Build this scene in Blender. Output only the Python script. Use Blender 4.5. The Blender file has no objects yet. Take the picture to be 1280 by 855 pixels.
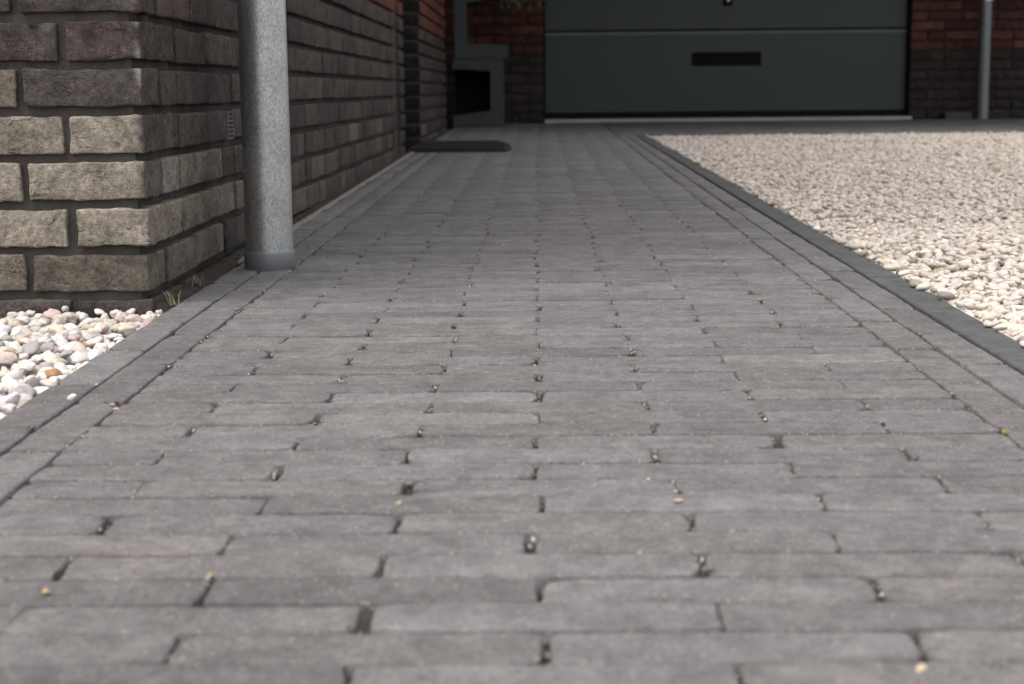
import bpy, bmesh, math, random
import numpy as np
from mathutils import Vector, Matrix, noise

random.seed(7)
rng = np.random.default_rng(11)
SC = bpy.context.scene
COL = SC.collection

# ------------------------------------------------------------------ camera
F_PX = 2000.0            # focal length in pixels of the 1280 px wide photograph
CAM_H = 0.31
PITCH = math.atan(314.5 / F_PX)
YAW = math.atan(33.0 / F_PX)
ROLL = math.radians(0.55)
cp, sp = math.cos(PITCH), math.sin(PITCH)
fw = Vector((-math.sin(YAW) * cp, math.cos(YAW) * cp, -sp))
rt = Vector((math.cos(YAW), math.sin(YAW), 0))
up = rt.cross(fw)
r2 = math.cos(ROLL) * rt - math.sin(ROLL) * up
u2 = math.cos(ROLL) * up + math.sin(ROLL) * rt
cd = bpy.data.cameras.new('camera')
cd.sensor_width = 36.0
cd.lens = 36.0 * F_PX / 1280.0
cd.clip_start = 0.02
cd.clip_end = 500
cd.dof.use_dof = True
cd.dof.focus_distance = 2.15
cd.dof.aperture_fstop = 9.5
cam = bpy.data.objects.new('camera', cd)
M = Matrix((( r2.x, u2.x, -fw.x, 0), (r2.y, u2.y, -fw.y, 0), (r2.z, u2.z, -fw.z, CAM_H), (0, 0, 0, 1)))
cam.matrix_world = M
COL.objects.link(cam)
SC.camera = cam


def project(p):
    d = Vector(p) - Vector((0, 0, CAM_H))
    z = d.dot(fw)
    if z < 0.05:
        return (-9999, -9999)
    return (640 + F_PX * d.dot(r2) / z, 427.5 - F_PX * d.dot(u2) / z)


# ------------------------------------------------------------------ light
SUN_AZ = math.radians(238)      # clockwise from +Y: high behind bright cloud to the left, so the house softly shades the far path
SUN_EL = math.radians(69)
world = bpy.data.worlds.new('World')
SC.world = world
world.use_nodes = True
wn = world.node_tree
wn.nodes.clear()
sky = wn.nodes.new('ShaderNodeTexSky')
sky.sky_type = 'NISHITA'
sky.sun_disc = False
sky.sun_elevation = SUN_EL
sky.sun_rotation = SUN_AZ
sky.dust_density = 4.0
hs = wn.nodes.new('ShaderNodeHueSaturation')
hs.inputs['Saturation'].default_value = 0.25
bgn = wn.nodes.new('ShaderNodeBackground')
bgn.inputs['Strength'].default_value = 0.15
wo = wn.nodes.new('ShaderNodeOutputWorld')
wn.links.new(sky.outputs[0], hs.inputs['Color'])
wn.links.new(hs.outputs[0], bgn.inputs['Color'])
wn.links.new(bgn.outputs[0], wo.inputs['Surface'])
sd = bpy.data.lights.new('sun', 'SUN')
sd.energy = 0.50
sd.angle = math.radians(50)
sd.color = (1.0, 0.95, 0.89)
sun = bpy.data.objects.new('sun', sd)
COL.objects.link(sun)
sdir = Vector((math.sin(SUN_AZ) * math.cos(SUN_EL), math.cos(SUN_AZ) * math.cos(SUN_EL), math.sin(SUN_EL)))
sun.location = sdir * 20
sun.rotation_euler = sdir.to_track_quat('Z', 'Y').to_euler()

SC.view_settings.view_transform = 'Standard'
SC.view_settings.look = 'None'
SC.view_settings.gamma = 1.0
SC.view_settings.use_curve_mapping = False
SC.view_settings.exposure = 1.42
SC.render.engine = 'CYCLES'
SC.cycles.use_denoising = True
SC.cycles.max_bounces = 8

SLOPE = 0.0095           # the path and gravel rise gently towards the garage
TILT = math.atan(SLOPE)


# ------------------------------------------------------------------ helpers
def tag(o, label=None, cat=None, group=None, kind=None):
    if label: o['label'] = label
    if cat: o['category'] = cat
    if group: o['group'] = group
    if kind: o['kind'] = kind
    return o


def mesh_from(name, verts, faces, mat=None, smooth=False):
    me = bpy.data.meshes.new(name)
    me.from_pydata([tuple(v) for v in verts], [], faces)
    if smooth:
        me.polygons.foreach_set('use_smooth', [True] * len(me.polygons))
    if mat: me.materials.append(mat)
    me.update()
    return me


def link(name, me, parent=None, loc=(0, 0, 0), rot=(0, 0, 0)):
    o = bpy.data.objects.new(name, me)
    COL.objects.link(o)
    o.location = loc
    o.rotation_euler = rot
    if parent: o.parent = parent
    return o


def empty(name, loc=(0, 0, 0), rot=(0, 0, 0)):
    o = bpy.data.objects.new(name, None)
    o.empty_display_size = 0.1
    COL.objects.link(o)
    o.location = loc
    o.rotation_euler = rot
    return o


class MB:
    """collects simple shapes into one mesh"""
    def __init__(self):
        self.v = []; self.f = []; self.c = []

    def box(self, x0, x1, y0, y1, z0, z1, col=None):
        n = len(self.v)
        self.v += [(x0, y0, z0), (x1, y0, z0), (x1, y1, z0), (x0, y1, z0),
                   (x0, y0, z1), (x1, y0, z1), (x1, y1, z1), (x0, y1, z1)]
        self.f += [[n + i for i in q] for q in ((0, 3, 2, 1), (4, 5, 6, 7), (0, 1, 5, 4), (1, 2, 6, 5), (2, 3, 7, 6), (3, 0, 4, 7))]
        if col is not None: self.c += [col] * 8

    def add(self, verts, faces, col=None):
        n = len(self.v)
        self.v += [tuple(v) for v in verts]
        self.f += [[n + i for i in q] for q in faces]
        if col is not None: self.c += [col] * len(verts)

    def tube(self, x, y, z0, z1, r0, r1=None, seg=40, cap=True):
        r1 = r0 if r1 is None else r1
        n = len(self.v)
        for i in range(seg):
            a = 2 * math.pi * i / seg
            self.v.append((x + r0 * math.cos(a), y + r0 * math.sin(a), z0))
        for i in range(seg):
            a = 2 * math.pi * i / seg
            self.v.append((x + r1 * math.cos(a), y + r1 * math.sin(a), z1))
        for i in range(seg):
            j = (i + 1) % seg
            self.f.append([n + i, n + j, n + seg + j, n + seg + i])
        if cap:
            self.f.append([n + seg + i for i in range(seg)])
            self.f.append([n + i for i in reversed(range(seg))])

    def lathe(self, x, y, prof, seg=48):
        n = len(self.v)
        for r, z in prof:
            for i in range(seg):
                a = 2 * math.pi * i / seg
                self.v.append((x + r * math.cos(a), y + r * math.sin(a), z))
        for k in range(len(prof) - 1):
            for i in range(seg):
                j = (i + 1) % seg
                self.f.append([n + k * seg + i, n + k * seg + j, n + (k + 1) * seg + j, n + (k + 1) * seg + i])

    def build(self, name, mat, parent=None, smooth=False, loc=(0, 0, 0), rot=(0, 0, 0), bevel=0.0):
        me = mesh_from(name, self.v, self.f, mat, smooth)
        if self.c:
            at = me.color_attributes.new('tone', 'FLOAT_COLOR', 'POINT')
            arr = np.ones((len(self.v), 4), np.float32)
            arr[:, :3] = np.array(self.c, np.float32)[:, :3]
            at.data.foreach_set('color', arr.ravel())
        o = link(name, me, parent, loc, rot)
        if bevel:
            b = o.modifiers.new('bevel', 'BEVEL')
            b.width = bevel; b.segments = 2; b.limit_method = 'ANGLE'
        return o


# ------------------------------------------------------------------ materials
class NT:
    def __init__(self, name):
        self.m = bpy.data.materials.new(name)
        self.m.use_nodes = True
        self.t = self.m.node_tree
        self.b = self.t.nodes['Principled BSDF']
        self.pos = self.n('ShaderNodeNewGeometry').outputs['Position']

    def n(self, ty, **kw):
        nd = self.t.nodes.new(ty)
        for k, v in kw.items(): setattr(nd, k, v)
        return nd

    def l(self, a, b): self.t.links.new(a, b)

    def mapping(self, scale=(1, 1, 1), rot=(0, 0, 0), src=None):
        mp = self.n('ShaderNodeMapping')
        mp.inputs['Scale'].default_value = scale
        mp.inputs['Rotation'].default_value = rot
        self.l(src or self.pos, mp.inputs['Vector'])
        return mp.outputs[0]

    def noise(self, scale, detail=4, rough=0.6, vec=None, dist=0.0):
        nd = self.n('ShaderNodeTexNoise')
        nd.inputs['Scale'].default_value = scale
        nd.inputs['Detail'].default_value = detail
        nd.inputs['Roughness'].default_value = rough
        nd.inputs['Distortion'].default_value = dist
        self.l(vec or self.pos, nd.inputs['Vector'])
        return nd.outputs['Fac']

    def voronoi(self, scale, vec=None, feature='F1', out='Color'):
        nd = self.n('ShaderNodeTexVoronoi', feature=feature)
        nd.inputs['Scale'].default_value = scale
        self.l(vec or self.pos, nd.inputs['Vector'])
        return nd.outputs[out]

    def rng(self, v, a, b, c, d):
        nd = self.n('ShaderNodeMapRange')
        for k, x in zip(('From Min', 'From Max', 'To Min', 'To Max'), (a, b, c, d)):
            nd.inputs[k].default_value = x
        self.l(v, nd.inputs['Value'])
        return nd.outputs[0]

    def math(self, op, a, b=None):
        nd = self.n('ShaderNodeMath', operation=op)
        for i, x in enumerate((a, b)):
            if x is None: continue
            if isinstance(x, (int, float)): nd.inputs[i].default_value = x
            else: self.l(x, nd.inputs[i])
        return nd.outputs[0]

    def mix(self, fac, a, b, mode='MIX'):
        nd = self.n('ShaderNodeMix', data_type='RGBA', blend_type=mode)
        for s, x in (('Factor', fac), ('A', a), ('B', b)):
            i = [q for q in nd.inputs if q.name == s and (q.type == ('VALUE' if s == 'Factor' else 'RGBA'))][0]
            if isinstance(x, (int, float)): i.default_value = x
            elif isinstance(x, tuple): i.default_value = x if len(x) == 4 else (*x, 1)
            else: self.l(x, i)
        return [q for q in nd.outputs if q.type == 'RGBA'][0]

    def scale_col(self, col, fac):
        nd = self.n('ShaderNodeVectorMath', operation='SCALE')
        self.l(col, nd.inputs[0])
        self.l(fac, nd.inputs['Scale'])
        return nd.outputs[0]

    def tone(self, joined):
        if joined:
            a = self.n('ShaderNodeAttribute', attribute_name='tone')
            return a.outputs['Color']
        return self.n('ShaderNodeObjectInfo').outputs['Color']

    def finish(self, col, rough=0.85, height=None, dist=0.002, strength=1.0, metal=0.0, spec=0.3):
        if isinstance(col, tuple): self.b.inputs['Base Color'].default_value = (*col, 1)
        else: self.l(col, self.b.inputs['Base Color'])
        if isinstance(rough, (int, float)): self.b.inputs['Roughness'].default_value = rough
        else: self.l(rough, self.b.inputs['Roughness'])
        self.b.inputs['Metallic'].default_value = metal
        self.b.inputs['Specular IOR Level'].default_value = spec
        if height is not None:
            bp = self.n('ShaderNodeBump')
            bp.inputs['Distance'].default_value = dist
            bp.inputs['Strength'].default_value = strength
            self.l(height, bp.inputs['Height'])
            self.l(bp.outputs[0], self.b.inputs['Normal'])
        return self.m


def mat_paver(name, joined):
    t = NT(name)
    base = t.tone(joined)
    streak = t.noise(9, 5, 0.65, t.mapping((1.2, 4.0, 1.0)))
    blot = t.noise(28, 4, 0.6)
    grain = t.noise(700, 3, 0.7)
    c = t.scale_col(base, t.rng(streak, 0.3, 0.72, 0.88, 1.15))
    c = t.scale_col(c, t.rng(blot, 0.28, 0.72, 0.78, 1.22))
    c = t.scale_col(c, t.rng(t.noise(75, 6, 0.75), 0.30, 0.70, 0.74, 1.26))
    c = t.scale_col(c, t.rng(t.noise(2.6, 4, 0.6), 0.3, 0.7, 0.95, 1.05))
    c = t.scale_col(c, t.rng(grain, 0.25, 0.75, 0.66, 1.36))
    # pale lime bloom and single light grains in the concrete
    bloom = t.rng(t.noise(16, 6, 0.7), 0.58, 0.74, 0.0, 0.50)
    c = t.mix(bloom, c, (0.225, 0.21, 0.198))
    gv = t.voronoi(330, out='Distance')
    gm = t.voronoi(330)
    sel = t.n('ShaderNodeSeparateColor'); t.l(gm, sel.inputs[0])
    light = t.math('MULTIPLY', t.rng(sel.outputs[0], 0.84, 0.87, 0.0, 0.65), t.rng(gv, 0.30, 0.45, 1.0, 0.0))
    c = t.mix(light, c, (0.30, 0.275, 0.25))
    dark = t.math('MULTIPLY', t.rng(sel.outputs[1], 0.82, 0.86, 0.0, 0.6), t.rng(gv, 0.30, 0.5, 1.0, 0.0))
    c = t.mix(dark, c, (0.05, 0.045, 0.045))
    h = t.math('ADD', t.math('ADD', t.noise(160, 5, 0.7), t.math('MULTIPLY', t.noise(55, 4, 0.6), 1.3)), t.math('MULTIPLY', grain, 0.45))
    return t.finish(c, 0.82, h, 0.0030, 0.9, spec=0.25)


def mat_brick(name, joined):
    t = NT(name)
    base = t.tone(joined)
    n1 = t.noise(22, 5, 0.65)
    n2 = t.noise(120, 4, 0.7)
    n3 = t.noise(650, 2, 0.6)
    c = t.scale_col(base, t.rng(n1, 0.28, 0.72, 0.58, 1.42))
    c = t.scale_col(c, t.rng(n2, 0.28, 0.72, 0.50, 1.46))
    c = t.scale_col(c, t.rng(n3, 0.28, 0.72, 0.66, 1.30))
    fleck = t.rng(t.noise(240, 3, 0.6), 0.66, 0.74, 0.0, 0.5)
    c = t.mix(fleck, c, (0.24, 0.215, 0.19))
    # lighter sanding that stays on parts of the face
    sand = t.rng(t.noise(34, 6, 0.7), 0.55, 0.72, 0.0, 0.30)
    c = t.mix(sand, c, (0.20, 0.17, 0.145))
    # gouges and drag marks of hand-moulded clay
    g1 = t.noise(48, 6, 0.72, t.mapping((1.0, 1.0, 3.0)), 0.0)
    where = t.rng(t.noise(17, 3, 0.6), 0.42, 0.62, 0.0, 1.0)
    pit = t.math('MULTIPLY', t.rng(g1, 0.625, 0.70, 0.0, 1.0), where)
    fold = t.noise(10, 4, 0.6, t.mapping((1.0, 1.0, 3.6)), 0.0)
    ridge = t.math('ABSOLUTE', t.math('SUBTRACT', fold, 0.5))
    crease = t.math('MULTIPLY', t.rng(ridge, 0.0, 0.016, 0.8, 0.0), t.rng(t.noise(26, 4, 0.65), 0.52, 0.64, 0.0, 1.0))
    mark = t.math('MAXIMUM', pit, crease)
    c = t.mix(t.math('MULTIPLY', mark, 0.62), c, (0.014, 0.012, 0.011))
    h = t.math('ADD', t.math('MULTIPLY', n2, 0.9), t.math('MULTIPLY', n3, 0.25))
    h = t.math('SUBTRACT', h, t.math('MULTIPLY', mark, 1.2))
    return t.finish(c, 0.9, h, 0.004, 0.9, spec=0.2)


def mat_stone(name, joined):
    t = NT(name)
    base = t.tone(joined)
    c = t.scale_col(base, t.rng(t.noise(95, 4, 0.65), 0.25, 0.75, 0.80, 1.12))
    c = t.scale_col(c, t.rng(t.noise(900, 2, 0.6), 0.25, 0.75, 0.92, 1.06))
    return t.finish(c, 0.72, t.noise(260, 4, 0.65), 0.0015, 0.6, spec=0.35)


def mat_plain(name, col, rough=0.7, nscale=40, amp=0.2, bump=0.0, bscale=200, metal=0.0, spec=0.4):
    t = NT(name)
    n = t.noise(nscale, 5, 0.65)
    rgb = t.n('ShaderNodeRGB'); rgb.outputs[0].default_value = (*col, 1)
    c = t.scale_col(rgb.outputs[0], t.rng(n, 0.25, 0.75, 1 - amp, 1 + amp))
    return t.finish(c, rough, t.noise(bscale, 4, 0.65) if bump else None, bump or 0.001, 1.0, metal, spec)


def mat_zinc():
    t = NT('zinc')
    v = t.mapping((1, 1, 0.55))
    sp_ = t.n('ShaderNodeSeparateColor'); t.l(t.voronoi(430, v), sp_.inputs[0])
    sp2 = t.n('ShaderNodeSeparateColor'); t.l(t.voronoi(1000, v), sp2.inputs[0])
    n = t.noise(14, 4, 0.6)
    val = t.math('ADD', t.rng(sp_.outputs[0], 0, 1, -0.085, 0.085), t.rng(sp2.outputs[0], 0, 1, -0.065, 0.065))
    val = t.math('ADD', val, t.rng(n, 0.3, 0.7, 0.36, 0.45))
    cr = t.n('ShaderNodeCombineColor')
    t.l(t.math('MULTIPLY', val, 1.0), cr.inputs[0]); t.l(t.math('MULTIPLY', val, 1.0), cr.inputs[1]); t.l(t.math('MULTIPLY', val, 0.99), cr.inputs[2])
    return t.finish(cr.outputs[0], t.rng(sp_.outputs[1], 0, 1, 0.34, 0.48), t.noise(500, 2, 0.6), 0.0004, 0.5, metal=0.85, spec=0.4)


def mat_upper_brick():
    t = NT('upper_brickwork')
    tc = t.n('ShaderNodeSeparateXYZ'); t.l(t.pos, tc.inputs[0])
    cb = t.n('ShaderNodeCombineXYZ')
    t.l(t.math('ADD', tc.outputs[0], tc.outputs[1]), cb.inputs[0]); t.l(tc.outputs[2], cb.inputs[1])
    br = t.n('ShaderNodeTexBrick')
    br.inputs['Scale'].default_value = 1
    br.inputs['Brick Width'].default_value = 0.22
    br.inputs['Row Height'].default_value = 0.0632
    br.inputs['Mortar Size'].default_value = 0.006
    br.inputs['Color1'].default_value = (0.17, 0.050, 0.028, 1)
    br.inputs['Color2'].default_value = (0.10, 0.030, 0.020, 1)
    br.inputs['Mortar'].default_value = (0.03, 0.027, 0.025, 1)
    t.l(cb.outputs[0], br.inputs['Vector'])
    return t.finish(br.outputs['Color'], 0.9)


def mat_door():
    t = NT('door_paint')
    grain = t.noise(60, 5, 0.6, t.mapping((0.5, 1, 6)))
    return t.finish((0.0195, 0.0265, 0.0250), 0.45, grain, 0.0012, 0.6, spec=0.4)


def mat_leaf():
    t = NT('leaf_green')
    oi = t.tone(True)
    c = t.scale_col(oi, t.rng(t.noise(60, 3, 0.6), 0.3, 0.7, 0.75, 1.25))
    return t.finish(c, 0.5, spec=0.4)


M_PAVER = mat_paver('paver_concrete', False)
M_PAVER_J = mat_paver('paver_concrete_mass', True)
M_BRICK = mat_brick('brick_clay', False)
M_BRICK_J = mat_brick('brick_clay_mass', True)
M_STONE = mat_stone('stone', False)
M_STONE_J = mat_stone('stone_mass', True)
M_MORTAR = mat_plain('mortar', (0.060, 0.054, 0.048), 0.95, 30, 0.35, 0.003, 180, spec=0.1)
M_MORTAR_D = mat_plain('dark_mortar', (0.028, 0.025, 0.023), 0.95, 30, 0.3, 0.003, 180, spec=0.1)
M_SAND = mat_plain('joint_sand', (0.055, 0.049, 0.043), 0.95, 60, 0.4, 0.004, 350, spec=0.1)
M_DIRT = mat_plain('dirt', (0.050, 0.042, 0.035), 0.95, 45, 0.5, 0.005, 260, spec=0.1)
M_PALE_SAND = mat_plain('pale_sand', (0.25, 0.21, 0.18), 0.95, 90, 0.3, 0.004, 350, spec=0.1)
M_SOIL = mat_plain('gravel_base', (0.17, 0.135, 0.105), 0.95, 50, 0.35, 0.003, 200, spec=0.1)
M_KERB = mat_plain('kerb_concrete', (0.076, 0.076, 0.074), 0.85, 26, 0.34, 0.0022, 260, spec=0.2)
M_ZINC = mat_zinc()
M_ZINC_BAND = mat_plain('zinc_band', (0.165, 0.170, 0.172), 0.5, 60, 0.10, metal=0.5)
M_UPPER = mat_upper_brick()
M_DOOR = mat_door()
M_BLACK = mat_plain('black_plastic', (0.004, 0.004, 0.0045), 0.7, 30, 0.1, spec=0.12)
M_SEAM_LIGHT = mat_plain('seam_highlight', (0.10, 0.10, 0.10), 0.45, 8, 0.15)
M_RUBBER = mat_plain('rubber', (0.010, 0.010, 0.0105), 0.85, 90, 0.35, 0.001, 300)
M_STAND = mat_plain('stand_concrete', (0.033, 0.035, 0.036), 0.7, 12, 0.25, 0.001, 120)
M_SILL = mat_plain('sill_concrete', (0.33, 0.32, 0.31), 0.8, 20, 0.15)
M_STEEL = mat_plain('lock_steel', (0.45, 0.45, 0.45), 0.35, 60, 0.05, metal=0.9)
M_GRILLE = mat_plain('grille_plastic', (0.09, 0.085, 0.08), 0.6, 60, 0.15)
M_ROOF = mat_plain('roof_edge', (0.03, 0.03, 0.032), 0.6, 10, 0.15)
M_LEAF = mat_leaf()
M_GROUND = mat_plain('ground_soil', (0.10, 0.095, 0.085), 0.95, 4, 0.3)


# ------------------------------------------------------------------ paver meshes
def paver_mesh(L, Wd, seed, fine=True, top_tilt=True):
    """tumbled concrete paver, top at z = 0, uneven rounded edges and chipped corners; returns verts, faces"""
    rr = random.Random(seed)
    a, b = L / 2, Wd / 2
    e = [0, 0.0010, 0.0026, 0.0062] if fine else [0, 0.0022]
    step = 0.017 if fine else 0.07

    def axis(h):
        inner = max(1, int(round((2 * h - 2 * e[-1]) / step)))
        ax = [-h + q for q in e] + [-h + e[-1] + (2 * h - 2 * e[-1]) * i / inner for i in range(1, inner)] + [h - q for q in reversed(e)]
        return ax
    xs, ys = axis(a), axis(b)
    if fine:
        for q in (0.012, 0.020, 0.030):
            if a > 0.05: xs += [-a + q, a - q]
        xs = sorted(xs)
        xs = [x for i, x in enumerate(xs) if i == 0 or x - xs[i - 1] > 0.0008]
    chip = {(sx, sy): (rr.uniform(0.006, 0.040), rr.uniform(0.0002, 0.0048)) for sx in (-1, 1) for sy in (-1, 1)}
    corner = {(sx, sy): rr.uniform(0.003, 0.0075) * (1.6 if rr.random() < 0.2 else 1) for sx in (-1, 1) for sy in (-1, 1)}
    rad = rr.uniform(0.0014, 0.0026)
    off = Vector((rr.uniform(0, 90), rr.uniform(0, 90), rr.uniform(0, 90)))
    V = []
    for y in ys:
        for x in xs:
            d = min(a - abs(x), b - abs(y))
            R = corner[(1 if x > 0 else -1, 1 if y > 0 else -1)]
            px, py = x, y
            cx, cy = a - R, b - R
            if abs(x) > cx and abs(y) > cy:        # round the corner in plan
                ux, uy = abs(x) - cx, abs(y) - cy
                m = max(ux, uy); q = math.hypot(ux, uy) or 1
                px = math.copysign(cx + ux * m / q, x); py = math.copysign(cy + uy * m / q, y)
            wob = noise.noise(Vector((x * 55, y * 55, 0)) + off) * 0.0009 + noise.noise(Vector((x * 160, y * 160, 3)) + off) * 0.0005
            if d < 0.004:
                if a - abs(x) <= b - abs(y): px -= math.copysign(max(0, wob * 1.6 + 0.0030 * noise.noise(Vector((y * 50, x * 9, 6)) + off)), x)
                else: py -= math.copysign(max(0, wob * 1.2 + 0.0019 * noise.noise(Vector((x * 27, y * 9, 2)) + off) - 0.0002), y)
            if fine and b - abs(y) < 0.004:      # the long edge has crumbled towards its ends
                cl, ct = chip[(1 if x > 0 else -1, 1 if y > 0 else -1)]
                u = a - abs(x)
                if u < cl: py -= math.copysign(ct * (1 - u / cl) ** 1.3, y)
            k = max(0.0, 1 - d / rad)
            z = -rad * (1 - math.sqrt(max(0, 1 - k * k))) * (0.8 + 0.5 * noise.noise(Vector((x * 40, y * 40, 9)) + off))
            z += noise.noise(Vector((x * 28, y * 28, 5)) + off) * 0.0007 + noise.noise(Vector((x * 110, y * 110, 7)) + off) * 0.0005
            V.append((px, py, z))
    nx, ny = len(xs), len(ys)
    Fc = [[j * nx + i, j * nx + i + 1, (j + 1) * nx + i + 1, (j + 1) * nx + i] for j in range(ny - 1) for i in range(nx - 1)]
    rim = [i for i in range(nx)] + [j * nx + nx - 1 for j in range(1, ny)] + [(ny - 1) * nx + i for i in range(nx - 2, -1, -1)] + [j * nx for j in range(ny - 2, 0, -1)]
    n0 = len(V)
    for i in rim:
        V.append((V[i][0], V[i][1], -0.045))
    m = len(rim)
    for k in range(m):
        k2 = (k + 1) % m
        Fc.append([rim[k2], rim[k], n0 + k, n0 + k2])
    return V, Fc


def paver_tone():
    g = random.gauss(0.121, 0.0090)
    if random.random() < 0.08: g *= 1.12
    if random.random() < 0.08: g *= 0.91
    w = random.uniform(-1, 1)
    return (g * (1.055 + 0.018 * w), g * (0.983 - 0.006 * w), g * (0.955 - 0.012 * w))


# ------------------------------------------------------------------ ground and path
g = MB(); g.add([(-60, -60, 0), (60, -60, 0), (60, 90, 0), (-60, 90, 0)], [[0, 1, 2, 3]])
ground = g.build('ground', M_GROUND, loc=(0, 0, -0.75)); tag(ground, kind='structure')

ROT = (TILT, 0, 0)
ROW, LEN = 0.0497, 0.2050
XL, XF0, XF1, XR = -0.503, -0.402, 0.402, 0.502      # left edge, field, right edge of the pavers
Y0, Y1 = 0.42, 10.49
GAP = 0.0030

b = MB()
# sand in the joints: almost level with the pavers here, washed out a few millimetres deeper there
gx_ = np.arange(XL + 0.002, XR + 0.006, 0.006)
gy_ = np.concatenate([np.arange(Y0, 2.4, 0.005), np.arange(2.4, Y1 + 0.03, 0.03)])
for yy in gy_:
    for xx in gx_:
        zz = -0.0068 + 0.0070 * noise.noise(Vector((xx * 17, yy * 17, 0.3))) + 0.0018 * noise.noise(Vector((xx * 90, yy * 90, 4.3)))
        b.v.append((xx, yy, min(-0.0030, zz)))
nxg = len(gx_)
b.f = [[j * nxg + i, j * nxg + i + 1, (j + 1) * nxg + i + 1, (j + 1) * nxg + i] for j in range(len(gy_) - 1) for i in range(nxg - 1)]
path = b.build('path', M_SAND, rot=ROT, smooth=True); tag(path, kind='structure')

full_lib = [mesh_from('paver', *paver_mesh(LEN - 0.0012, ROW - GAP, 100 + i), M_PAVER, True) for i in range(22)]
part_lib = {}


def lib_for(L):
    key = round(L, 3)
    if abs(key - LEN) < 0.002: return full_lib
    if key not in part_lib:
        part_lib[key] = [mesh_from('paver', *paver_mesh(L - 0.0012, ROW - GAP, 500 + i + int(key * 1000)), M_PAVER, True) for i in range(6)]
    return part_lib[key]


def field_rows(y0, y1):
    out = []
    y = y0; k = 0
    while y + ROW <= y1:
        js = random.gauss(0, 0.003)
        if k % 2 == 0:
            cuts = [XF0, -LEN + js, js, LEN + js, XF1]
        else:
            cuts = [XF0, -1.5 * LEN + js, -0.5 * LEN + js, 0.5 * LEN + js, 1.5 * LEN + js, XF1]
        for x0, x1 in zip(cuts, cuts[1:]):
            out.append(((x0 + x1) / 2, y + ROW / 2, x1 - x0, 0))
        y += ROW; k += 1
    return out


def border_row(xc, y0, y1, phase):
    out = []; y = y0 - phase
    while y < y1:
        out.append((xc, y + LEN / 2, LEN, 1)); y += LEN
    return [o for o in out if o[1] - LEN / 2 > Y0 - 0.21 and o[1] + LEN / 2 < y1 + 0.11]


pieces = field_rows(Y0, Y1)
pieces += border_row(XL + ROW / 2, Y0, Y1, 0.03) + border_row(XF0 - ROW / 2, Y0, Y1, 0.13)
pieces += border_row(XF1 + ROW / 2, Y0, 8.10, 0.06) + border_row(XR - ROW / 2, Y0, 8.10, 0.16)


def in_view(p, mg=15):
    x, y = project(p)
    return -mg < x < 1280 + mg and -mg < y < 855 + mg


def piece_view(p):
    h = p[2] / 2
    dx, dy = (h, 0.025) if not p[3] else (0.025, h)
    return any(in_view((p[0] + sx * dx, p[1] + sy * dy, SLOPE * p[1])) for sx in (-1, 0, 1) for sy in (-1, 1))


vis = sorted([p for p in pieces if piece_view(p)], key=lambda p: p[1])
near = set(id(p) for p in vis[:300])
far_mb = MB()
ci = 0
coarse_lib = {}
for p in pieces:
    col = paver_tone()
    zj = random.gauss(0, 0.0005)
    tx, ty = random.gauss(0, 0.0022), random.gauss(0, 0.0018)
    rz = (math.pi / 2 if p[3] else 0) + random.choice((0, math.pi)) + random.gauss(0, 0.003)
    Lp = p[2]
    if id(p) in near:
        # snap cut pieces to a few lengths so that they share meshes
        me = random.choice(lib_for(LEN if abs(Lp - LEN) < 0.012 else round(Lp / 0.006) * 0.006))
        o = link('paver', me, path, (p[0], p[1], zj), (tx, ty, rz))
        o.scale.x = (Lp - 0.0012) / (max(v.co.x for v in me.vertices) * 2 + 0.0008)
        o.scale.x = min(1.015, max(0.95, o.scale.x)) * (random.uniform(0.984, 0.996) if p[3] else random.uniform(0.992, 1.003))
        o.location.x += 0 if p[3] else random.gauss(0, 0.0012)
        o.color = (*col, 1)
    else:
        key = (round(Lp, 2), random.randrange(10))
        if key not in coarse_lib:
            coarse_lib[key] = paver_mesh(Lp - 0.0015, ROW - GAP, 900 + hash(key) % 5000, False)
        V, Fc = coarse_lib[key]
        mt = Matrix.Translation((p[0], p[1], zj)) @ Matrix.Rotation(rz, 4, 'Z') @ Matrix.Rotation(tx, 4, 'X') @ Matrix.Rotation(ty, 4, 'Y')
        far_mb.add([mt @ Vector(v) for v in V], Fc, col)
fp = far_mb.build('distant_pavers', M_PAVER_J, path, smooth=True); tag(fp, kind='stuff')

# apron in front of the garage: pavers running on to the right behind the gravel
b = MB(); b.box(XR + 0.006, 5.0, 8.13, Y1, -0.3, -0.009)
apron = b.build('driveway_apron', M_SAND, rot=ROT); tag(apron, kind='structure')
ap = MB(); y = 8.20; k = 0
while y + ROW <= Y1:
    x = XF1 - (k % 2) * LEN / 2
    while x < 4.9:
        xa, xb = max(x, XF1 + 0.001), min(x + LEN, 4.9)
        if xb - xa > 0.03:
            V, Fc = paver_mesh(xb - xa - 0.004, ROW - GAP, k * 50 + int(x * 10), False)
            zz = random.gauss(0, 0.0008)
            ap.add([(v[0] + (xa + xb) / 2, v[1] + y + ROW / 2, v[2] + zz) for v in V], Fc, tuple(q * 0.85 for q in paver_tone()))
        x += LEN
    y += ROW; k += 1
o = ap.build('pavers', M_PAVER_J, apron, smooth=True); tag(o, kind='stuff')

# kerb between path and gravel: smooth dark concrete edging stones
kerb = empty('kerb', rot=ROT); tag(kerb, kind='structure')
y = Y0; first = True
while y < 8.13:
    ye = min(y + 0.996, 8.13)
    dx_, dz_ = random.gauss(0, 0.0007), random.gauss(0, 0.0012)
    m = MB(); m.box(XR + 0.0012 + dx_, XR + 0.0500 + dx_, y, ye, -0.2, 0.003 + dz_)
    o = m.build('kerb_stone', M_KERB, kerb, bevel=0.003)
    y = ye + 0.004
m = MB(); m.box(XR + 0.004, 4.9, 8.135, 8.185, -0.2, 0.004)
m.build('kerb_stone', M_KERB, kerb, bevel=0.003)


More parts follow.
